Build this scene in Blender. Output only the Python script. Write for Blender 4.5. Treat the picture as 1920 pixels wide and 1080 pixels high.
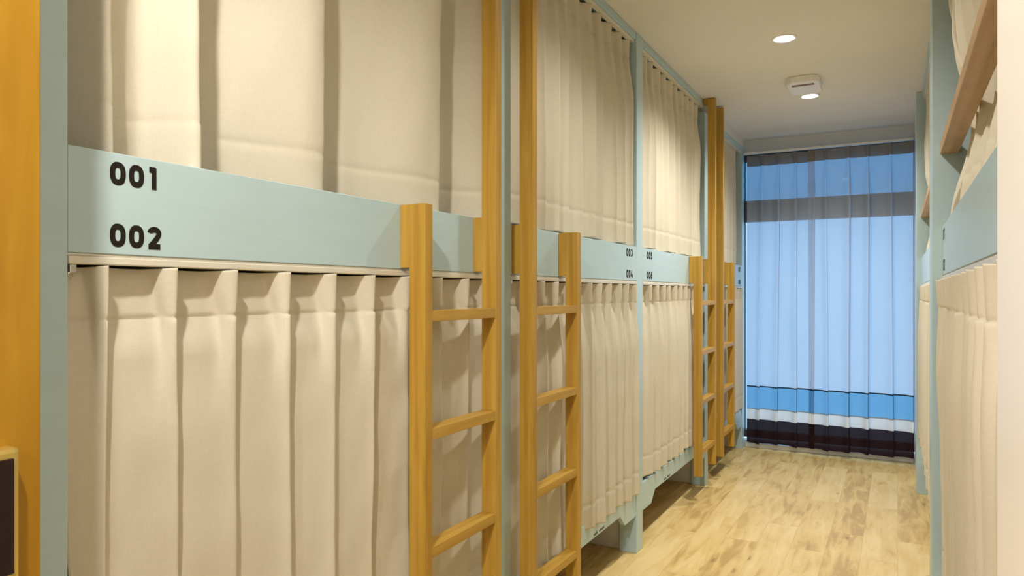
import bpy, bmesh, math, random
from mathutils import Vector, noise

for o in list(bpy.data.objects):
    bpy.data.objects.remove(o)
S = bpy.context.scene
C = S.collection

# ------------------------------------------------------------------ camera
PSI = math.atan(723 / 1347.0)
cam_d = bpy.data.cameras.new('camera')
cam_d.sensor_width = 36.0
cam_d.lens = 36.0 * 1347.0 / 1920.0
cam_d.shift_y = 11.0 / 1920.0
cam_d.clip_start = 0.02
cam = bpy.data.objects.new('camera', cam_d)
cam.location = (0, 0, 1.22)
cam.rotation_euler = (math.radians(90), 0, PSI)
C.objects.link(cam)
S.camera = cam

# ------------------------------------------------------------------ world, exposure
S.view_settings.view_transform = 'Standard'
S.view_settings.look = 'None'
S.view_settings.gamma = 1.0
S.view_settings.use_curve_mapping = False
S.view_settings.exposure = 0.66
w = bpy.data.worlds.new('sky')
S.world = w
w.use_nodes = True
wn = w.node_tree.nodes
bg = wn['Background']
bg.inputs['Color'].default_value = (0.41, 0.70, 1.0, 1)
bg.inputs['Strength'].default_value = 0.95

# ------------------------------------------------------------------ lights (each sits in a ceiling fitting)
CEIL = 2.45
DOWNLIGHTS = [(-0.48, 3.66, 58), (-0.48, 4.80, 42), (-0.44, 0.00, 72), (-0.48, 2.35, 24), (-0.20, -1.60, 50)]
def spot(x, y, wt, ang=142, blend=1.0, z=CEIL - 0.03, r=0.04):
    d = bpy.data.lights.new('downlight_lamp', 'SPOT')
    d.energy = wt
    d.color = (1.0, 0.955, 0.875)
    d.spot_size = math.radians(ang)
    d.spot_blend = blend
    d.shadow_soft_size = r
    o = bpy.data.objects.new('downlight_lamp', d)
    o.location = (x, y, z)
    C.objects.link(o)
    return o
for (lx, ly, lw) in DOWNLIGHTS:
    spot(lx, ly, lw, 172 if ly < 0.5 else 142, 0.5 if ly < 0.5 else 1.0)

# ------------------------------------------------------------------ materials
def newmat(name):
    m = bpy.data.materials.new(name)
    m.use_nodes = True
    nt = m.node_tree
    b = nt.nodes['Principled BSDF']
    return m, nt, b

def N(nt, typ, **kw):
    n = nt.nodes.new(typ)
    for k, v in kw.items():
        setattr(n, k, v)
    return n

def coords(nt, scale=(1, 1, 1), rot=(0, 0, 0)):
    tc = N(nt, 'ShaderNodeTexCoord')
    mp = N(nt, 'ShaderNodeMapping')
    mp.inputs['Scale'].default_value = scale
    mp.inputs['Rotation'].default_value = rot
    nt.links.new(tc.outputs['Object'], mp.inputs['Vector'])
    return mp

def ramp(nt, stops, interp='LINEAR'):
    r = N(nt, 'ShaderNodeValToRGB')
    r.color_ramp.interpolation = interp
    e = r.color_ramp.elements
    e[0].position, e[0].color = stops[0][0], (*stops[0][1], 1)
    e[1].position, e[1].color = stops[1][0], (*stops[1][1], 1)
    for p, c in stops[2:]:
        x = e.new(p)
        x.color = (*c, 1)
    return r

def bump(nt, b, height, strength=0.2, dist=0.002):
    bp = N(nt, 'ShaderNodeBump')
    bp.inputs['Strength'].default_value = strength
    bp.inputs['Distance'].default_value = dist
    nt.links.new(height, bp.inputs['Height'])
    nt.links.new(bp.outputs['Normal'], b.inputs['Normal'])

def mat_paint(name, col, rough=0.45, spec=0.4, var=0.04, sc=6, grain=None):
    m, nt, b = newmat(name)
    mp = coords(nt, grain or (sc, sc, sc))
    n = N(nt, 'ShaderNodeTexNoise')
    n.inputs['Scale'].default_value = 1.0
    n.inputs['Detail'].default_value = 4
    nt.links.new(mp.outputs[0], n.inputs['Vector'])
    c0 = tuple(x * (1 - var) for x in col)
    c1 = tuple(min(1, x * (1 + var)) for x in col)
    r = ramp(nt, [(0.3, c0), (0.7, c1)])
    nt.links.new(n.outputs[0], r.inputs[0])
    nt.links.new(r.outputs[0], b.inputs['Base Color'])
    b.inputs['Roughness'].default_value = rough
    b.inputs['Specular IOR Level'].default_value = spec
    bump(nt, b, n.outputs[0], 0.08, 0.001)
    return m

def mat_wood(name, dark, mid, light, scale=(28, 28, 2.2), rough=0.42):
    m, nt, b = newmat(name)
    mp = coords(nt, scale)
    n = N(nt, 'ShaderNodeTexNoise')
    n.inputs['Scale'].default_value = 1.0
    n.inputs['Detail'].default_value = 6
    n.inputs['Distortion'].default_value = 1.2
    nt.links.new(mp.outputs[0], n.inputs['Vector'])
    mp2 = coords(nt, tuple(s * 0.35 for s in scale))
    wv = N(nt, 'ShaderNodeTexWave')
    wv.inputs['Scale'].default_value = 1.1
    wv.inputs['Distortion'].default_value = 5.0
    wv.inputs['Detail'].default_value = 2.0
    nt.links.new(mp2.outputs[0], wv.inputs['Vector'])
    mx = N(nt, 'ShaderNodeMath', operation='MULTIPLY_ADD')
    nt.links.new(wv.outputs[1], mx.inputs[0])
    mx.inputs[1].default_value = 0.14
    nt.links.new(n.outputs[0], mx.inputs[2])
    r = ramp(nt, [(0.36, dark), (0.85, light), (0.58, mid)])
    nt.links.new(mx.outputs[0], r.inputs[0])
    nt.links.new(r.outputs[0], b.inputs['Base Color'])
    b.inputs['Roughness'].default_value = rough
    b.inputs['Specular IOR Level'].default_value = 0.35
    bump(nt, b, n.outputs[0], 0.08, 0.001)
    return m

def mat_fabric(name, col, k=0.10):
    m, nt, b = newmat(name)
    mp = coords(nt, (60, 60, 700))       # horizontal slub yarns
    n = N(nt, 'ShaderNodeTexNoise')
    n.inputs['Scale'].default_value = 1.0
    n.inputs['Detail'].default_value = 3
    nt.links.new(mp.outputs[0], n.inputs['Vector'])
    mp2 = coords(nt, (900, 900, 40))
    n2 = N(nt, 'ShaderNodeTexNoise')
    n2.inputs['Scale'].default_value = 1.0
    nt.links.new(mp2.outputs[0], n2.inputs['Vector'])
    ad = N(nt, 'ShaderNodeMath', operation='ADD')
    nt.links.new(n.outputs[0], ad.inputs[0])
    nt.links.new(n2.outputs[0], ad.inputs[1])
    hf = N(nt, 'ShaderNodeMath', operation='MULTIPLY')
    hf.inputs[1].default_value = 0.5
    nt.links.new(ad.outputs[0], hf.inputs[0])
    r = ramp(nt, [(0.35, tuple(x * (1 - k) for x in col)), (0.65, tuple(min(1, x * (1 + k)) for x in col))])
    nt.links.new(hf.outputs[0], r.inputs[0])
    nt.links.new(r.outputs[0], b.inputs['Base Color'])
    b.inputs['Roughness'].default_value = 0.8
    b.inputs['Specular IOR Level'].default_value = 0.2
    b.inputs['Sheen Weight'].default_value = 0.12
    bump(nt, b, hf.outputs[0], 0.12, 0.0008)
    return m

def mat_floor():
    m, nt, b = newmat('wood_plank_floor')
    tc = N(nt, 'ShaderNodeTexCoord')
    mp = N(nt, 'ShaderNodeMapping')
    mp.inputs['Rotation'].default_value = (0, 0, math.radians(90))
    nt.links.new(tc.outputs['Object'], mp.inputs['Vector'])
    br = N(nt, 'ShaderNodeTexBrick')
    br.offset = 0.37
    br.offset_frequency = 2
    br.inputs['Scale'].default_value = 1.0
    br.inputs['Brick Width'].default_value = 0.92
    br.inputs['Row Height'].default_value = 0.152
    br.inputs['Mortar Size'].default_value = 0.0008
    br.inputs['Color1'].default_value = (0, 0, 0, 1)
    br.inputs['Color2'].default_value = (1, 1, 1, 1)
    br.inputs['Mortar'].default_value = (0.35, 0.35, 0.35, 1)
    nt.links.new(mp.outputs[0], br.inputs['Vector'])
    # shift the grain per plank
    sep = N(nt, 'ShaderNodeVectorMath', operation='SCALE')
    sep.inputs['Scale'].default_value = 13.0
    nt.links.new(br.outputs['Color'], sep.inputs[0])
    ad = N(nt, 'ShaderNodeVectorMath', operation='ADD')
    nt.links.new(tc.outputs['Object'], ad.inputs[0])
    nt.links.new(sep.outputs[0], ad.inputs[1])
    g = N(nt, 'ShaderNodeMapping')
    g.inputs['Scale'].default_value = (22, 3.0, 1)
    nt.links.new(ad.outputs[0], g.inputs['Vector'])
    n = N(nt, 'ShaderNodeTexNoise')
    n.inputs['Scale'].default_value = 1.0
    n.inputs['Detail'].default_value = 7
    n.inputs['Distortion'].default_value = 0.9
    nt.links.new(g.outputs[0], n.inputs['Vector'])
    # broad cloudy patches
    g2 = N(nt, 'ShaderNodeMapping')
    g2.inputs['Scale'].default_value = (9.0, 3.5, 1)
    nt.links.new(ad.outputs[0], g2.inputs['Vector'])
    n2 = N(nt, 'ShaderNodeTexNoise')
    n2.inputs['Scale'].default_value = 1.0
    n2.inputs['Detail'].default_value = 3
    nt.links.new(g2.outputs[0], n2.inputs['Vector'])
    m1 = N(nt, 'ShaderNodeMath', operation='MULTIPLY_ADD')
    nt.links.new(n2.outputs[0], m1.inputs[0])
    m1.inputs[1].default_value = 0.6
    nt.links.new(n.outputs[0], m1.inputs[2])
    m2 = N(nt, 'ShaderNodeMath', operation='MULTIPLY_ADD')
    nt.links.new(br.outputs['Color'], m2.inputs[0])
    m2.inputs[1].default_value = 0.26
    nt.links.new(m1.outputs[0], m2.inputs[2])
    nz_ = N(nt, 'ShaderNodeMath', operation='MULTIPLY')
    nz_.inputs[1].default_value = 0.66
    nt.links.new(m2.outputs[0], nz_.inputs[0])
    m2 = nz_
    r = ramp(nt, [(0.47, (0.53, 0.355, 0.13)), (0.78, (0.80, 0.62, 0.30)), (0.59, (0.70, 0.51, 0.20))])
    nt.links.new(m2.outputs[0], r.inputs[0])
    # knots and small cracks
    g3 = N(nt, 'ShaderNodeMapping')
    g3.inputs['Scale'].default_value = (11, 3.2, 1)
    nt.links.new(ad.outputs[0], g3.inputs['Vector'])
    vo = N(nt, 'ShaderNodeTexVoronoi')
    vo.inputs['Scale'].default_value = 1.0
    vo.inputs['Randomness'].default_value = 1.0
    nt.links.new(g3.outputs[0], vo.inputs['Vector'])
    kr = ramp(nt, [(0.0, (1, 1, 1)), (0.15, (0, 0, 0))])
    nt.links.new(vo.outputs['Distance'], kr.inputs[0])
    sx = N(nt, 'ShaderNodeSeparateColor')
    nt.links.new(vo.outputs['Color'], sx.inputs[0])
    gt = N(nt, 'ShaderNodeMath', operation='GREATER_THAN')
    gt.inputs[1].default_value = 0.55
    nt.links.new(sx.outputs[0], gt.inputs[0])
    km = N(nt, 'ShaderNodeMath', operation='MULTIPLY')
    nt.links.new(kr.outputs[0], km.inputs[0])
    nt.links.new(gt.outputs[0], km.inputs[1])
    km2 = N(nt, 'ShaderNodeMath', operation='MULTIPLY')
    km2.inputs[1].default_value = 0.75
    nt.links.new(km.outputs[0], km2.inputs[0])
    mix = N(nt, 'ShaderNodeMix', data_type='RGBA')
    nt.links.new(km2.outputs[0], mix.inputs[0])
    nt.links.new(r.outputs[0], mix.inputs[6])
    mix.inputs[7].default_value = (0.20, 0.10, 0.035, 1)
    mix2 = N(nt, 'ShaderNodeMix', data_type='RGBA')
    mm = N(nt, 'ShaderNodeMath', operation='MULTIPLY')
    mm.inputs[1].default_value = 0.30
    nt.links.new(br.outputs['Fac'], mm.inputs[0])
    nt.links.new(mm.outputs[0], mix2.inputs[0])
    nt.links.new(mix.outputs[2], mix2.inputs[6])
    mix2.inputs[7].default_value = (0.25, 0.14, 0.05, 1)
    nt.links.new(mix2.outputs[2], b.inputs['Base Color'])
    b.inputs['Roughness'].default_value = 0.42
    b.inputs['Specular IOR Level'].default_value = 0.35
    bump(nt, b, n.outputs[0], 0.05, 0.001)
    return m

def mat_plain(name, col, rough=0.4, metal=0.0, spec=0.5):
    m, nt, b = newmat(name)
    b.inputs['Base Color'].default_value = (*col, 1)
    b.inputs['Roughness'].default_value = rough
    b.inputs['Metallic'].default_value = metal
    b.inputs['Specular IOR Level'].default_value = spec
    return m

def mat_emit(name, col, st):
    m, nt, b = newmat(name)
    b.inputs['Emission Color'].default_value = (*col, 1)
    b.inputs['Emission Strength'].default_value = st
    return m

def mat_window_curtain():
    """Sheer blue cloth with woven bands at fixed heights."""
    m = bpy.data.materials.new('sheer_banded_cloth')
    m.use_nodes = True
    nt = m.node_tree
    nt.nodes.clear()
    out = N(nt, 'ShaderNodeOutputMaterial')
    tc = N(nt, 'ShaderNodeTexCoord')
    sp = N(nt, 'ShaderNodeSeparateXYZ')
    nt.links.new(tc.outputs['Object'], sp.inputs[0])
    dv = N(nt, 'ShaderNodeMath', operation='DIVIDE')
    dv.inputs[1].default_value = 2.5
    nt.links.new(sp.outputs['Z'], dv.inputs[0])
    q = 1 / 2.5
    def st(a, b_): return (a * q, b_)
    DARK = (0.035, 0.018, 0.02)
    WHITE = (0.95, 0.96, 0.97)
    GREY = (0.30, 0.32, 0.33)
    BLUE = (0.15, 0.36, 0.55)
    LINE = (0.02, 0.035, 0.05)
    PALE = (0.70, 0.70, 0.72)
    HEAD = (0.30, 0.255, 0.22)
    col = ramp(nt, [(0.0, DARK), (0.231 * q, WHITE), (0.306 * q, GREY), (0.314 * q, BLUE), (0.482 * q, LINE),
                    (0.493 * q, PALE), (2.225 * q, HEAD)], 'CONSTANT')
    nt.links.new(dv.outputs[0], col.inputs[0])
    al = ramp(nt, [(0.0, (0.015,) * 3), (0.231 * q, (0.05,) * 3), (0.306 * q, (0.05,) * 3), (0.314 * q, (0.36,) * 3),
                   (0.482 * q, (0.0,) * 3), (0.493 * q, (0.44,) * 3), (2.225 * q, (0.02,) * 3)], 'CONSTANT')
    nt.links.new(dv.outputs[0], al.inputs[0])
    tr = N(nt, 'ShaderNodeBsdfTransparent')
    tcol = ramp(nt, [(0.0, (1, 1, 1)), (0.314 * q, (0.42, 0.72, 0.95)), (0.493 * q, (0.72, 0.84, 0.97))], 'CONSTANT')
    nt.links.new(dv.outputs[0], tcol.inputs[0])
    nt.links.new(tcol.outputs[0], tr.inputs['Color'])
    tl = N(nt, 'ShaderNodeBsdfTranslucent')
    df = N(nt, 'ShaderNodeBsdfDiffuse')
    nt.links.new(col.outputs[0], tl.inputs['Color'])
    nt.links.new(col.outputs[0], df.inputs['Color'])
    m1 = N(nt, 'ShaderNodeMixShader')
    m1.inputs[0].default_value = 0.68
    nt.links.new(tl.outputs[0], m1.inputs[1])
    nt.links.new(df.outputs[0], m1.inputs[2])
    m2 = N(nt, 'ShaderNodeMixShader')
    nt.links.new(al.outputs[0], m2.inputs[0])
    nt.links.new(m1.outputs[0], m2.inputs[1])
    nt.links.new(tr.outputs[0], m2.inputs[2])
    nt.links.new(m2.outputs[0], out.inputs[0])
    return m

def mat_glass(name='window_glass', tint=(0.93, 0.97, 1)):
    m = bpy.data.materials.new(name)
    m.use_nodes = True
    nt = m.node_tree
    nt.nodes.clear()
    out = N(nt, 'ShaderNodeOutputMaterial')
    tr = N(nt, 'ShaderNodeBsdfTransparent')
    tr.inputs['Color'].default_value = (*tint, 1)
    gl = N(nt, 'ShaderNodeBsdfGlossy')
    gl.inputs['Roughness'].default_value = 0.05
    mx = N(nt, 'ShaderNodeMixShader')
    mx.inputs[0].default_value = 0.06
    nt.links.new(tr.outputs[0], mx.inputs[1])
    nt.links.new(gl.outputs[0], mx.inputs[2])
    nt.links.new(mx.outputs[0], out.inputs[0])
    return m

M = dict(
    blue=mat_paint('pale_blue_paint', (0.475, 0.625, 0.665), 0.36, 0.45, 0.02, grain=(40, 6, 40)),
    wood=mat_wood('honey_beech', (0.41, 0.225, 0.030), (0.49, 0.285, 0.044), (0.57, 0.35, 0.065)),
    wood_h=mat_wood('honey_beech_crosswise', (0.41, 0.225, 0.030), (0.49, 0.285, 0.044), (0.57, 0.35, 0.065), (28, 2.2, 28)),
    oak=mat_wood('pale_oak', (0.40, 0.24, 0.095), (0.49, 0.31, 0.14), (0.56, 0.38, 0.19), (28, 2.2, 28)),
    door=mat_wood('orange_door_veneer', (0.31, 0.150, 0.008), (0.36, 0.183, 0.011), (0.41, 0.22, 0.017), (30, 30, 3)),
    cloth=mat_fabric('beige_slub_cloth', (0.645, 0.592, 0.475), 0.04),
    ceil=mat_paint('cream_ceiling_paint', (0.79, 0.755, 0.69), 0.85, 0.15, 0.015, 3),
    wall=mat_paint('white_wall_paint', (0.80, 0.78, 0.74), 0.8, 0.2, 0.012, 3),
    white=mat_paint('white_gloss_trim', (0.86, 0.85, 0.84), 0.4, 0.4, 0.01, 5),
    track=mat_plain('cream_aluminium_track', (0.74, 0.70, 0.60), 0.35, 0.1),
    steel=mat_plain('small_steel_fitting', (0.6, 0.58, 0.54), 0.3, 0.9),
    ink=mat_plain('black_vinyl_lettering', (0.014, 0.011, 0.009), 0.6, 0.0, 0.2),
    slate=mat_plain('dark_window_frame', (0.09, 0.075, 0.065), 0.5, 0.0),
    brass=mat_plain('brushed_brass', (0.78, 0.60, 0.20), 0.28, 0.85),
    black=mat_plain('glossy_black_panel', (0.012, 0.004, 0.006), 0.15),
    board=mat_paint('bed_base_board', (0.50, 0.40, 0.27), 0.6, 0.3, 0.06, 8),
    mattress=mat_fabric('white_mattress_cloth', (0.78, 0.77, 0.74)),
    lens=mat_emit('lit_lamp_lens', (1.0, 0.93, 0.80), 14.0),
    brown=mat_plain('brown_slot', (0.22, 0.12, 0.05), 0.6),
    floor=mat_floor(),
    sheer=mat_window_curtain(),
    glass=mat_glass(),
    glass_tint=mat_glass('tinted_upper_glass', (0.50, 0.70, 0.80)),
)

# ------------------------------------------------------------------ mesh helpers
class MB:
    def __init__(self):
        self.bm = bmesh.new()
    def box(self, x0, x1, y0, y1, z0, z1, bev=0.0):
        b = bmesh.new()
        vs = [b.verts.new((x, y, z)) for x in (x0, x1) for y in (y0, y1) for z in (z0, z1)]
        for f in ((0, 1, 3, 2), (4, 6, 7, 5), (0, 4, 5, 1), (2, 3, 7, 6), (0, 2, 6, 4), (1, 5, 7, 3)):
            b.faces.new([vs[i] for i in f])
        bmesh.ops.recalc_face_normals(b, faces=b.faces)
        if bev:
            bmesh.ops.bevel(b, geom=b.edges[:], offset=bev, segments=2, affect='EDGES', profile=0.5)
        self.merge(b)
        return self
    def prism(self, pts, axis, a, c, bev=0.0):
        """extrude a polygon: axis 'x' -> pts are (y,z); 'y' -> (x,z); 'z' -> (x,y)"""
        b = bmesh.new()
        def mk(p, t):
            return {'x': (t, p[0], p[1]), 'y': (p[0], t, p[1]), 'z': (p[0], p[1], t)}[axis]
        v0 = [b.verts.new(mk(p, a)) for p in pts]
        v1 = [b.verts.new(mk(p, c)) for p in pts]
        n = len(pts)
        b.faces.new(v0)
        b.faces.new(v1[::-1])
        for i in range(n):
            b.faces.new((v0[i], v1[i], v1[(i + 1) % n], v0[(i + 1) % n]))
        bmesh.ops.recalc_face_normals(b, faces=b.faces)
        if bev:
            bmesh.ops.bevel(b, geom=b.edges[:], offset=bev, segments=2, affect='EDGES', profile=0.5)
        self.merge(b)
        return self
    def lathe(self, prof, cx, cy, seg=40):
        """profile of (r,z) turned about a vertical axis"""
        b = bmesh.new()
        rings = []
        for r, z in prof:
            rings.append([b.verts.new((cx + r * math.cos(2 * math.pi * i / seg), cy + r * math.sin(2 * math.pi * i / seg), z)) for i in range(seg)])
        for a, c in zip(rings, rings[1:]):
            for i in range(seg):
                b.faces.new((a[i], a[(i + 1) % seg], c[(i + 1) % seg], c[i]))
        bmesh.ops.recalc_face_normals(b, faces=b.faces)
        self.merge(b)
        return self
    def tube(self, pts, r, seg=8):
        b = bmesh.new()
        rings = []
        n = len(pts)
        for k, p in enumerate(pts):
            p = Vector(p)
            d = (Vector(pts[min(k + 1, n - 1)]) - Vector(pts[max(k - 1, 0)])).normalized()
            up = Vector((0, 0, 1)) if abs(d.z) < 0.9 else Vector((1, 0, 0))
            s = d.cross(up).normalized()
            u = s.cross(d)
            rings.append([b.verts.new(p + r * (math.cos(2 * math.pi * i / seg) * s + math.sin(2 * math.pi * i / seg) * u)) for i in range(seg)])
        for a, c in zip(rings, rings[1:]):
            for i in range(seg):
                b.faces.new((a[i], a[(i + 1) % seg], c[(i + 1) % seg], c[i]))
        b.faces.new(rings[0]); b.faces.new(rings[-1][::-1])
        bmesh.ops.recalc_face_normals(b, faces=b.faces)
        self.merge(b)
        return self
    def merge(self, b):
        me = bpy.data.meshes.new('tmp')
        b.to_mesh(me); b.free()
        self.bm.from_mesh(me)
        bpy.data.meshes.remove(me)
    def build(self, name, mat, parent=None, smooth=False, origin=None):
        wl = Vector(origin) if origin else Vector((0, 0, 0))
        if parent is not None:
            wl = world_loc(parent)
            org = wl
        else:
            org = wl
        for v in self.bm.verts:
            v.co -= org
        me = bpy.data.meshes.new(name)
        self.bm.to_mesh(me); self.bm.free()
        me.materials.append(mat)
        if smooth:
            for p in me.polygons: p.use_smooth = True
        o = bpy.data.objects.new(name, me)
        C.objects.link(o)
        if parent is not None:
            o.parent = parent
        else:
            o.location = org
        return o

def world_loc(o):
    l = Vector(o.location)
    p = o.parent
    while p is not None:
        l += Vector(p.location)
        p = p.parent
    return l

def tag(o, label, cat, group=None):
    o['label'] = label
    o['category'] = cat
    if group: o['group'] = group
    return o

def struct(o):
    o['kind'] = 'structure'
    return o

def empty(name, loc, label, cat, group=None):
    o = bpy.data.objects.new(name, None)
    o.location = loc
    o.empty_display_size = 0.1
    C.objects.link(o)
    return tag(o, label, cat, group)

# ------------------------------------------------------------------ room shell
XL, XR = -1.08, 0.13            # fronts of the two rows of bunks
BACK = 5.98
struct(MB().box(-3.4, 2.4, -3.2, 6.3, -0.1, 0.0).build('floor', M['floor']))
struct(MB().box(-3.4, 2.4, -3.2, 6.3, CEIL, CEIL + 0.1).build('ceiling', M['ceil']))
struct(MB().box(-3.4, -3.2, -3.2, 6.3, 0, CEIL).build('wall_left', M['wall']))
struct(MB().box(2.2, 2.4, -3.2, 6.3, 0, CEIL).build('wall_right', M['wall']))
struct(MB().box(-3.2, 2.2, -3.2, -3.0, 0, CEIL).build('wall_hall', M['wall']))
# end wall around the window opening (opening x -1.12..0.115, z 0.03..2.345)
wb = MB()
wb.box(-3.2, -1.12, BACK, BACK + 0.15, 0, CEIL)
wb.box(0.115, 2.2, BACK, BACK + 0.15, 0, CEIL)
wb.box(-1.12, 0.115, BACK, BACK + 0.15, 2.345, CEIL)
wb.box(-1.12, 0.115, BACK, BACK + 0.15, 0, 0.03)
struct(wb.build('wall_back', M['wall']))
# white wall that ends beside the doorway, and the wall the open door lies against
struct(MB().box(0.061, 2.2, 0.12, 0.60, 0, CEIL, 0.001).build('wall_doorway_right', M['white']))
struct(MB().box(-1.6, -0.955, -3.0, 0.44, 0, CEIL).build('wall_doorway_left', M['wall']))
# return of the wall between right hand bunks and the window
struct(MB().box(0.108, 0.8, 5.14, BACK, 0, CEIL).build('wall_return', M['white']))

# window
wf = MB()
Yw = BACK + 0.03
for a in ((-1.12, 0.115, 0.065, 0.12), (-1.12, 0.115, 2.29, 2.345), (-1.12, 0.115, 1.80, 1.97)):
    wf.box(a[0], a[1], Yw, Yw + 0.07, a[2], a[3], 0.003)
for a in ((-1.12, -1.09), (0.10, 0.115)):
    wf.box(a[0], a[1], Yw, Yw + 0.07, 0.11, 2.29, 0.003)
wfo = struct(wf.build('window_1', M['slate']))
MB().box(-1.09, 0.10, Yw + 0.03, Yw + 0.036, 0.12, 1.80).build('pane', M['glass'], wfo)
MB().box(-1.09, 0.10, Yw + 0.03, Yw + 0.036, 1.97, 2.29).build('pane', M['glass_tint'], wfo)
# white sill rail under the curtain and pelmet strip over it
struct(MB().box(-1.07, 0.106, 5.935, BACK, 0.0, 0.036, 0.003).build('baseboard_window', M['white']))
struct(MB().box(-3.2, XL - 0.002, 0.40, 0.53, 0, CEIL).build('wall_doorway_back', M['wall']))

# fillers above the last, lower bunk
struct(MB().box(-3.2, XL - 0.004, 4.70, BACK, 2.382, CEIL).build('trim_1', M['ceil']))

# ------------------------------------------------------------------ orange door with lock plate
dr = MB().box(-0.945, -0.90, -0.45, 0.489, 0.01, 2.1, 0.0015).build('door_1', M['door'], origin=(-0.92, 0.489, 0))
struct(dr)
# lock: long brass escutcheon with a dark glossy reader face
lk = MB()
lk.box(-0.90, -0.878, 0.375, 0.4555, 0.825, 1.047, 0.006)
lko = lk.build('lock_plate', M['brass'], dr)
lko['label'] = 'brass lock plate'
MB().box(-0.8785, -0.8745, 0.378, 0.4475, 0.905, 1.035, 0.0015).build('reader_panel', M['black'], lko)

# ------------------------------------------------------------------ lettering
def stroke(mb_bm, pts, wd, closed=False):
    n = len(pts)
    L, R = [], []
    for i, p in enumerate(pts):
        p = Vector(p)
        if closed:
            a = Vector(pts[i - 1]); c = Vector(pts[(i + 1) % n])
        else:
            a = Vector(pts[max(i - 1, 0)]); c = Vector(pts[min(i + 1, n - 1)])
        d1 = (p - a); d2 = (c - p)
        if d1.length < 1e-9: d1 = d2
        if d2.length < 1e-9: d2 = d1
        d1.normalize(); d2.normalize()
        n1 = Vector((-d1.y, d1.x)); n2 = Vector((-d2.y, d2.x))
        m = (n1 + n2)
        if m.length < 1e-6: m = n1.copy()
        m.normalize()
        k = wd / 2 / max(0.5, m.dot(n1))
        L.append(p + m * k); R.append(p - m * k)
    quads = []
    for i in range(n if closed else n - 1):
        j = (i + 1) % n
        quads.append((L[i], R[i], R[j], L[j]))
    return quads

def arc(cx, cy, rx, ry, a0, a1, n=14):
    return [(cx + rx * math.cos(math.radians(a0 + (a1 - a0) * i / n)), cy + ry * math.sin(math.radians(a0 + (a1 - a0) * i / n))) for i in range(n + 1)]

def digit(ch, t=0.24):
    """strokes in a unit cell: x 0..0.78, y 0..1"""
    W = 0.76
    h = t / 2
    if ch == '0':
        pts = []
        rx, ry = W / 2 - h, 0.5 - h
        for i in range(32):
            a = 2 * math.pi * i / 32
            c_, s_ = math.cos(a), math.sin(a)
            e = 0.80
            pts.append((W / 2 + rx * math.copysign(abs(c_) ** e, c_), 0.5 + ry * math.copysign(abs(s_) ** e, s_)))
        return [(pts, True)]
    if ch == '1':
        return [([(0.36, 0), (0.36, 1.0)], False), ([(0.10, 1 - h * 0.8), (0.44, 1 - h * 0.8)], False)]
    if ch == '2':
        a = arc(0.38, 0.70, 0.25, 0.30 - h, 175, -25)
        return [(a + [(0.50, 0.46), (0.16, 0.10)], False), ([(0.06, h * 0.85), (0.70, h * 0.85)], False)]
    if ch == '3':
        return [(arc(0.33, 0.73, 0.23, 0.27 - h, 150, -90), False), (arc(0.33, 0.31, 0.27, 0.31 - h, 90, -150), False)]
    if ch == '4':
        return [([(0.46, 1.0), (0.10, 0.30)], False), ([(0.02, 0.27), (0.76, 0.27)], False), ([(0.54, 0.50), (0.54, 0)], False)]
    if ch == '5':
        return [([(0.66, 1 - h * .85), (0.20, 1 - h * .85), (0.17, 0.56)], False), (arc(0.34, 0.35, 0.28, 0.35 - h, 115, -150), False)]
    if ch == '6':
        return [(arc(0.38, 0.34, 0.26, 0.34 - h, 0, 360, 24)[:-1], True), ([(0.16, 0.46), (0.46, 1.0)], False)]
    if ch == '7':
        return [([(0.04, 1 - h * .85), (0.64, 1 - h * .85), (0.26, 0)], False)]
    if ch == '8':
        return [(arc(0.38, 0.29, 0.26, 0.30 - h, 0, 360, 24)[:-1], True), (arc(0.38, 0.74, 0.22, 0.26 - h, 0, 360, 24)[:-1], True)]
    if ch == '9':
        return [(arc(0.38, 0.66, 0.26, 0.34 - h, 0, 360, 24)[:-1], True), ([(0.60, 0.54), (0.30, 0)], False)]
    return []

def number(text, x, y0, ztop, hgt, out, parent, adv=0.94, widthscale=1.0):
    """vinyl digits on a face whose normal is out*X; reads left to right for a viewer in the corridor"""
    bm = bmesh.new()
    sgn = 1 if out > 0 else -1
    org = world_loc(parent)
    cur = 0.0
    for ch in text:
        for sk, (pts, cl) in enumerate(digit(ch)):
            for q in stroke(bm, [Vector(p) for p in pts], 0.265, cl):
                vs = []
                for p in q:
                    yy = y0 + sgn * (cur + p.x) * hgt * widthscale
                    zz = ztop - hgt + p.y * hgt
                    vs.append(bm.verts.new(Vector((x + out * (0.0006 + 0.00012 * sk), yy, zz)) - org))
                try: bm.faces.new(vs)
                except ValueError: pass
        cur += adv
    bmesh.ops.recalc_face_normals(bm, faces=bm.faces)
    me = bpy.data.meshes.new('number')
    bm.to_mesh(me); bm.free()
    me.materials.append(M['ink'])
    o = bpy.data.objects.new('number', me)
    o.parent = parent
    C.objects.link(o)
    return o

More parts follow.
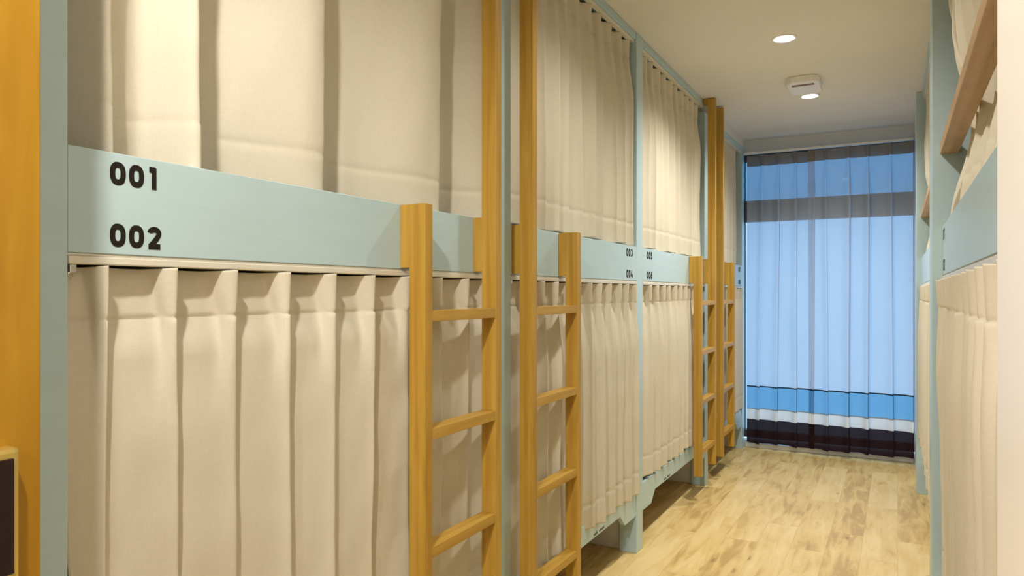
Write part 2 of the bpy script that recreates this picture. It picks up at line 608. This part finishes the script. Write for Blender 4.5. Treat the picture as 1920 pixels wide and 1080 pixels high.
# ------------------------------------------------------------------ bunks
def bunk(y0, y1, top, label, out, X, numbers, num_at, last=False, near_w=0.09, notch=True, endx=None, brand=None, po=0.0):
    """one two-tier bunk unit; y0 is the near edge of its own near post, y1 where the next unit starts"""
    e = 1 if out > 0 else -1
    def bx(mb, d0, d1, ya, yb, za, zb, bev=0.002):
        xa, xb = X - e * d0, X - e * d1
        return mb.box(min(xa, xb), max(xa, xb), ya, yb, za, zb, bev)
    root = empty('bunk_bed', (X, y0, 0), label, 'bunk bed', 'two-tier built-in bunks along the corridor')
    PW = 0.09
    D = 2.06
    bx(MB(), -po, 0.085, y0, y0 + PW, 0, top).build('post', M['blue'], root)
    ye = y1
    if last:
        bx(MB(), -po, 0.085, y1 - PW, y1, 0, top).build('post', M['blue'], root)
        ye = y1 - PW
    ya = y0 + PW
    bx(MB(), 0.003, 0.06, ya, ye, top - 0.032, top - 0.001).build('header_rail', M['blue'], root)
    g = bx(MB(), 0, 0.022, ya, ye, 1.282, 1.441, 0.0012).build('guard_panel', M['blue'], root)
    for txt, zt in zip(numbers, (1.427, 1.330)):
        hgt = 0.036
        L = (2 * 0.94 + 0.76) * hgt * 0.93
        if num_at == 'near': s0 = ya + 0.064
        else: s0 = ye - 0.058 - L
        s0 = s0 if e > 0 else s0 + L
        number(txt, X, s0, zt, hgt, e, g, widthscale=0.93)
    # lower board with stepped feet
    t = 0.012
    pts = [(ya, 0.31), (ye, 0.31), (ye, 0.174)]
    pts += [(ye - 0.15, 0.174), (ye - 0.215, 0.230), (ya + 0.215, 0.230), (ya + 0.15, 0.174), (ya, 0.174)]
    xa, xb = X - e * 0.004, X - e * 0.026
    br = MB().prism(pts, 'x', xb, xa, 0.0015).build('bottom_board', M['blue'], root)
    if brand:
        # two tiny dark words printed along the lower edge of the board
        rr = random.Random(7)
        yy = brand
        for word in (5, 7):
            bmk = MB()
            for k in range(word):
                hh = rr.choice((0.0075, 0.0075, 0.0105))
                bmk.box(xa if e > 0 else xa - 0.0006, xa + 0.0006 if e > 0 else xa, yy, yy + 0.0045, 0.239, 0.239 + hh)
                yy += 0.0085
            bmk.build('printed_word', M['ink'], br)
            yy += 0.018
    bx(MB(), 0.03, D, ya, ye, 0.262, 0.290).build('lower_bed_base', M['board'], root)
    bx(MB(), 0.12, D - 0.02, ya + 0.02, ye - 0.02, 0.291, 0.40, 0.02).build('lower_mattress', M['mattress'], root)
    bx(MB(), 0.024, D, ya, ye, 1.284, 1.310).build('upper_bed_base', M['board'], root)
    bx(MB(), 0.12, D - 0.02, ya + 0.02, ye - 0.02, 1.311, 1.40, 0.02).build('upper_mattress', M['mattress'], root)
    bx(MB(), 0.09, D, y0 + 0.025, y0 + 0.065, 0.0, top - 0.01).build('divider_panel', M['white'], root)
    if last:
        bx(MB(), 0.09, D, y1 - 0.065, y1 - 0.025, 0.0, top - 0.01).build('divider_panel', M['white'], root)
    # curtain tracks
    tr = MB()
    bx(tr, -0.003, 0.018, ya, ye, 1.2645, 1.277, 0.002)
    bx(tr, 0.002, 0.012, ya, ye, 1.277, 1.282)
    tr.build('curtain_track', M['track'], root)
    tr = MB()
    bx(tr, 0.012, 0.034, ya, ye, top - 0.046, top - 0.0325, 0.002)
    tr.build('curtain_track', M['track'], root)
    # end stop with its little ring
    hk = MB()
    bx(hk, 0.002, 0.014, ya + 0.004, ya + 0.014, 1.252, 1.2645, 0.001)
    cxh = X - e * 0.004
    hk.tube([(cxh, ya + 0.006 + 0.004 * math.sin(a), 1.248 - 0.0045 * math.cos(a)) for a in [i * 0.6 for i in range(10)]], 0.0011, 6)
    hk.build('track_end_stop', M['steel'], root)
    return root

B0, B1, B2, B3, B4 = 0.535, 1.915, 3.25, 4.600, 5.93
bunk(B0, B1, CEIL - 0.001, 'pale blue bunk numbered 001 and 002 beside the orange door', 1, XL, ('001', '002'), 'near')
bunk(B1, B2, CEIL - 0.001, 'pale blue bunk left of the slim post, behind the second ladder, reading 003 and 004', 1, XL, ('003', '004'), 'far', brand=2.72)
bunk(B2, B3, CEIL - 0.001, 'pale blue bunk right of the slim post, behind the third ladder, reading 005 and 006', 1, XL, ('005', '006'), 'near', brand=3.71)
bunk(B3, B4, 2.380, 'lower-topped pale blue bunk numbered 007 and 008 next to the window curtains', 1, XL, ('007', '008'), 'far', last=True)
R0, R1, R2 = 0.67, 2.85, 5.12
rb = bunk(R0, R1, CEIL - 0.001, 'pale blue right-hand bunk nearest the white door wall', -1, XR, ('011', '012'), 'far', last=True, po=0.03)
rb2 = bunk(R1 + 0.005, R2, CEIL - 0.001, 'pale blue right-hand bunk farther away, toward the window', -1, XR, ('009', '010'), 'near', last=True, po=0.03)

# ------------------------------------------------------------------ ladders
def ladder(ys, long_first, label, zt):
    """ys = (near stile y, far stile y) start of each stile"""
    X1 = -1.005; X0 = X1 - 0.047
    w1, w2 = (0.036, 0.031) if not long_first else (0.031, 0.030)
    zb = 0.152
    root = empty('bunk_ladder', ((X0 + X1) / 2, (ys[0] + ys[1]) / 2, zb), label, 'ladder', 'wooden ladders hooked on the left bunks')
    for i, y in enumerate(ys):
        lng = (i == 0) == long_first
        wd = w1 if not lng else w2
        wd = 0.032
        top = zt if lng else 1.440
        s = MB().box(X0, X1, y, y + wd, zb, top, 0.0015).build('stile', M['wood'], root)
        MB().box(XL + 0.0005, X0 + 0.0005, y, y + wd, 1.284, 1.4395, 0.0012).build('hook_block', M['wood'], s)
        if lng:
            MB().box(XL + 0.0005, X0 + 0.0005, y, y + wd, zt - 0.034, zt - 0.0005, 0.0012).build('hook_block', M['wood'], s)
    for zr in (1.179, 0.888, 0.597, 0.306):
        MB().box(X0 + 0.001, X1 - 0.0015, ys[0] + 0.0318, ys[1] + 0.0002, zr - 0.027, zr, 0.0012).build('rung', M['wood_h'], root)
    return root
ladder((1.429, 1.776), False, 'honey wood ladder with short near stile, standing against bunk 001', CEIL - 0.005)
ladder((2.010, 2.366), True, 'honey wood ladder with long near stile, second ladder from the door', CEIL - 0.005)
ladder((4.205, 4.560), False, 'honey wood ladder with short near stile beside bunk 005', CEIL - 0.005)
ladder((4.790, 5.150), True, 'honey wood ladder with long near stile, closest to the window', 2.440)

# ------------------------------------------------------------------ curtains
def catmull(P, t):
    n = len(P) - 1
    f = t * n
    i = min(int(f), n - 1)
    u = f - i
    p0 = P[max(i - 1, 0)]; p1 = P[i]; p2 = P[i + 1]; p3 = P[min(i + 2, n)]
    r = []
    for a, b, c, d in zip(p0, p1, p2, p3):
        r.append(0.5 * ((2 * b) + (-a + c) * u + (2 * a - 5 * b + 4 * c - d) * u * u + (-a + 3 * b - 3 * c + d) * u ** 3))
    return r

def sm(x):
    x = max(0.0, min(1.0, x))
    return x * x * (3 - 2 * x)

def curtain(label, X, e, folds, ztop, zbot, A, W, head=0.083, hem=0.1, seed=1, nt=26, nz=46, thick=True,
            group='beige privacy curtains on the bunks', drift=0.012, flare=None, axis='x', mat=None, name='bed_curtain',
            cat='curtain', wr=0.004, Aend=None, ov0=0.07, bow=0.12, Atop=0.026, edge=None, knife=1.0, kn=0.22, efn=None, lean=None, wids=None, hb=-0.55):
    rnd = random.Random(seed)
    n = len(folds) - 1
    amp = [rnd.uniform(0.8, 1.2) for _ in range(n)]
    wid = [rnd.uniform(0.85, 1.15) for _ in range(n)]
    dr = [rnd.uniform(-1, 1) for _ in range(n + 1)]
    dr[0] *= 0.2; dr[-1] *= 0.2
    if wids: wid = wids; W = 1.0
    ovr = [rnd.uniform(0.5, 1.5) for _ in range(n)]
    zs = [0, 0.004, head * 0.3, head * 0.6, head * 0.88, head * 0.97, head, head * 1.04, head * 1.15, head * 1.35, head * 1.7]
    L = ztop - zbot
    k = head * 1.7
    m = nz
    zs += [k + (L - hem - 0.006 - k) * (i + 1) / m for i in range(m)]
    zs += [L - hem, L - hem + 0.004, L - hem + 0.02, L - hem / 2, L - 0.006, L]
    ts = [i / nt for i in range(nt)]
    bm = bmesh.new()
    grid = []
    for v in zs:
        row = []
        if v < head:
            q = v / head
            wmul, amul = 0.34 + (0.13 - 0.34) * q, Atop * (1.0 - 0.15 * q)
            ov = 0.03
        else:
            q = sm((v - head) / 0.22)
            wmul, amul = 0.14 + (W - 0.14) * q, Atop * 0.85 + (A - Atop * 0.85) * q
            ov = 0.02 + (ov0 - 0.02) * q
        g = sm((v - head) / (L - head)) if v > head else 0
        if Aend is not None:
            amul = amul + (Aend - A) * g if v > head else amul
        for i in range(n):
            ya, yb = folds[i], folds[i + 1]
            ya = ya + dr[i] * drift * g
            yb = yb + dr[i + 1] * drift * g
            if edge:
                if i == 0: ya += edge[0] * g
                if i == n - 1: yb += edge[1] * g
            if efn and i == n - 1: yb += efn(ztop - v)
            if efn and i == n - 2: yb += efn(ztop - v) * 0.75
            if efn and i == n - 1: ya += efn(ztop - v) * 0.75
            P = yb - ya
            a = amul * (amp[i] if v > head else (0.92 + 0.08 * amp[i]))
            ww = min(0.85, wmul * wid[i])
            o_ = ov * ovr[i]
            bw = bow if v > head * 1.7 else (hb if v < head else hb + (bow - hb) * sm((v - head) / (head * 0.7)))
            CP = [(0, 0), ((1 - ww) * 0.33, bw * a), ((1 - ww) * 0.7, bw * a * 0.9), (1 - ww, bw * a * 0.7), (1 - ww * 0.6, 0.48 * a),
                  (1 - ww * 0.22, 0.95 * a), (1 + o_ * 0.6, a), (1 + o_, 0.72 * a), (1 + o_ * 0.35, 0.28 * a), (1, 0)]
            tt = ts + ([1.0] if i == n - 1 else [])
            if v > head:
                KP = [(0, 0), (0.04, 0.0), (0.34, (kn + 0.02) * a), (0.66, (kn * 2 + 0.0) * a), (0.86, (kn * 2.6 + 0.1) * a), (0.955, 0.86 * a),
                      (1.0 + o_ * 0.3, a), (1.0 + o_ * 0.8, 0.80 * a), (0.99, 0.25 * a), (1, 0)]
                kq = q * knife
                CP = [((1 - kq) * c1[0] + kq * c2[0], (1 - kq) * c1[1] + kq * c2[1]) for c1, c2 in zip(CP, KP)]
            for t in tt:
                s, o = catmull(CP, t)
                y = ya + s * P
                # soft wrinkles
                nn = noise.noise(Vector((y * 7 + seed * 3.1, v * 2.2, seed)))
                n2 = noise.noise(Vector((y * 20 + seed, v * 9, seed * 2.0)))
                o2 = o + wr * nn * (0.4 + sm((v - head) / 0.3)) + wr * 0.35 * n2
                if abs(v - head) < 0.0012: o2 -= 0.0022
                if abs(v - (L - hem)) < 0.0012: o2 -= 0.0020
                z = ztop - v
                if v < 0.002: z -= 0.004 * abs(math.sin(3.1416 * s)) * 0.8
                if v > L - hem * 0.5: z += 0.004 * math.sin(y * 19 + seed) * 1.0
                if flare: o2 += flare * g
                if lean: o2 += lean(ztop - v)
                if axis == 'x':
                    row.append(bm.verts.new((X + e * o2, y, z)))
                else:
                    row.append(bm.verts.new((y, X + e * o2, z)))
        grid.append(row)
    for a, c in zip(grid, grid[1:]):
        for i in range(len(a) - 1):
            bm.faces.new((a[i], a[i + 1], c[i + 1], c[i]))
    org = Vector((X, (folds[0] + folds[-1]) / 2, 0)) if axis == 'x' else Vector(((folds[0] + folds[-1]) / 2, X, 0))
    for v in bm.verts: v.co -= org
    me = bpy.data.meshes.new(name)
    bm.to_mesh(me); bm.free()
    for p in me.polygons: p.use_smooth = True
    me.materials.append(mat or M['cloth'])
    o = bpy.data.objects.new(name, me)
    o.location = org
    C.objects.link(o)
    if thick:
        sd = o.modifiers.new('thickness', 'SOLIDIFY')
        sd.thickness = 0.0016
        sd.offset = 0
    tag(o, label, cat, group)
    return o

def spread(a, b, n, seed, j=0.12):
    r = random.Random(seed)
    p = (b - a) / n
    return [a] + [a + p * (i + r.uniform(-j, j)) for i in range(1, n)] + [b]

XU, XLO = -1.140, -1.096
TOPU, TOPL = 2.404, 1.2635
# bunk 001/002
curtain('upper beige curtain of bunk 001, hanging in broad folds', XU - 0.05, 1, [0.632, 0.715, 0.865, 1.185, 1.62, 1.900], TOPU, 1.40, 0.088, 0.60,
        hem=0.125, seed=3, drift=0.0, nt=48, wr=0.009, ov0=0.03, bow=0.05, knife=0.0, wids=[0.5, 0.36, 0.62, 0.74, 0.5])
curtain('lower beige curtain of bunk 002 with pinch pleats', XLO, 1, [0.627, 0.679, 0.799, 0.922, 1.054, 1.187, 1.320, 1.453, 1.60, 1.735, 1.862], TOPL, 0.315, 0.019, 0.20,
        seed=5, nt=32, wr=0.006, drift=0.008, nz=60, edge=(0.02, 0.03))
# bunk 003/004
curtain('upper beige curtain above the panel reading 003', XU + 0.012, 1, spread(2.02, 3.215, 10, 11), TOPU, 1.446, 0.042, 0.36, hb=-0.2, seed=12, nt=22, wr=0.005)
curtain('lower beige curtain under the panel reading 004, right of the second ladder', XLO, 1, spread(2.008, 3.228, 11, 13), TOPL, 0.285, 0.036, 0.34, seed=14, nt=22, wr=0.006)
# bunk 005/006
curtain('upper beige curtain between the slim blue post and the third ladder, above 005', XU + 0.012, 1, spread(3.352, 4.52, 10, 15), TOPU, 1.446, 0.042, 0.36, hb=-0.2, seed=16, nt=18, wr=0.005)
curtain('lower beige curtain between the slim blue post and the third ladder, below 006', XLO, 1, spread(3.345, 4.36, 9, 17), TOPL, 0.325, 0.034, 0.34, seed=18, nt=18, wr=0.006)
# bunk 007/008
curtain('upper beige curtain of bunk 007 by the window', XU + 0.012, 1, spread(4.70, 5.70, 9, 19), 2.335, 1.446, 0.028, 0.36, hb=-0.2, seed=20, nt=14, nz=24)
curtain('lower beige curtain of bunk 008 by the window', XLO, 1, spread(4.70, 5.82, 9, 21), TOPL, 0.32, 0.024, 0.30, seed=22, nt=14, nz=24)
# right-hand row
RU, RL = XR + 0.045, XR + 0.012
def swept(z):            # the free end is pushed back where the rail crosses it
    if z > 1.66: return -0.42 * sm((2.40 - z) / 0.74)
    return -0.42 + 0.24 * sm((1.66 - z) / 0.24)
def pushed(z):
    return -0.052 * math.exp(-((z - 1.697) / 0.16) ** 2)
curtain('upper beige curtain of the right-hand bunk, swept behind the oak rail', RU, -1, spread(0.78, 2.74, 13, 31), TOPU, 1.42, 0.034, 0.40, hb=-0.2, seed=32, nt=18, wr=0.008, efn=swept, lean=pushed)
curtain('lower beige curtain of the right-hand bunk, densely pleated', RL, -1, spread(0.78, 2.68, 13, 33), TOPL, 0.30, 0.036, 0.42, seed=34, nt=24, wr=0.006, Atop=0.032, knife=0.2, Aend=0.018, ov0=0.03)
curtain('upper beige curtain of the far right-hand bunk', RU, -1, spread(2.96, 4.95, 14, 35), TOPU, 1.42, 0.030, 0.36, hb=-0.2, lean=pushed, seed=36, nt=12, nz=24)
curtain('lower beige curtain of the far right-hand bunk', RL, -1, spread(2.96, 5.0, 14, 37), TOPL, 0.34, 0.028, 0.34, seed=38, nt=12, nz=24)

# ------------------------------------------------------------------ window curtains
wg = 'sheer blue curtains over the window'
curtain('left sheer blue window curtain with white and dark hem bands', 5.90, -1, spread(-1.052, -0.555, 4, 41, 0.08), 2.312, 0.048, 0.050, 0.42, knife=0.25, head=0.087, hem=0.17,
        seed=42, nt=22, thick=False, group=wg, axis='y', mat=M['sheer'], name='window_curtain', drift=0.03, wr=0.010, Atop=0.02, bow=0.2)
curtain('right sheer blue window curtain with white and dark hem bands', 5.872, -1, spread(-0.60, 0.100, 5, 43, 0.08), 2.312, 0.048, 0.050, 0.42, knife=0.25, head=0.087, hem=0.17,
        seed=44, nt=22, thick=False, group=wg, axis='y', mat=M['sheer'], name='window_curtain', drift=0.03, wr=0.010, Atop=0.02, bow=0.2)
cr = MB().box(-1.075, 0.106, 5.875, 5.905, 2.320, 2.336, 0.003).build('curtain_rail', M['white'], origin=(-0.48, 5.89, 2.32))
tag(cr, 'slim white curtain rail above the blue window curtains', 'curtain rail')

# ------------------------------------------------------------------ oak grab rails of the right-hand bunks
def grab(y0, y1, label):
    root = empty('grab_rail', (XR, y0, 1.68), label, 'rail', 'oak rails across the upper right bunks')
    MB().box(XR - 0.006, XR + 0.046, y0, y1, 1.680, 1.714, 0.0015).build('rail_bar', M['oak'], root)
    return root
grab(0.762, 2.758, 'pale oak rail across the nearer right-hand upper bunk')
grab(2.947, 5.028, 'pale oak rail across the farther right-hand upper bunk')

# ------------------------------------------------------------------ ceiling fittings
def downlight(x, y, label):
    root = empty('downlight', (x, y, CEIL), label, 'ceiling light', 'recessed round downlights')
    MB().lathe([(0.045, CEIL - 0.001), (0.047, CEIL - 0.006), (0.056, CEIL - 0.007), (0.060, CEIL - 0.003), (0.060, CEIL - 0.0005)], x, y).build('trim_ring', M['white'], root, smooth=True)
    MB().lathe([(0.0005, CEIL - 0.004), (0.046, CEIL - 0.004)], x, y).build('lens', M['lens'], root)
    return root
downlight(-0.48, 3.66, 'round glowing downlight alone in the ceiling')
downlight(-0.48, 4.80, 'round glowing downlight just beyond the slotted box')
downlight(DOWNLIGHTS[2][0], DOWNLIGHTS[2][1], 'round downlight in the ceiling just outside the doorway')
downlight(DOWNLIGHTS[3][0], DOWNLIGHTS[3][1], 'round downlight over the gap between the second ladder and the slim post')
downlight(DOWNLIGHTS[4][0], DOWNLIGHTS[4][1], 'round downlight at the far back of the hall')
sb = empty('ceiling_sensor', (-0.475, 4.47, CEIL), 'small white ceiling box with a dark slot beside the downlight', 'ceiling box')
bx_ = MB()
hw, y0_, y1_ = 0.085, 4.33, 4.60
o8 = [(-0.475 - hw, y0_ + .03), (-0.475 - hw + .03, y0_), (-0.475 + hw - .03, y0_), (-0.475 + hw, y0_ + .03),
      (-0.475 + hw, y1_ - .03), (-0.475 + hw - .03, y1_), (-0.475 - hw + .03, y1_), (-0.475 - hw, y1_ - .03)]
bx_.prism(o8, 'z', CEIL - 0.040, CEIL - 0.0005, 0.004)
bx_.build('housing', M['white'], sb)
MB().box(-0.475 - 0.06, -0.475 + 0.06, 4.375, 4.405, CEIL - 0.042, CEIL - 0.0395, 0.0008).build('slot', M['brown'], sb)
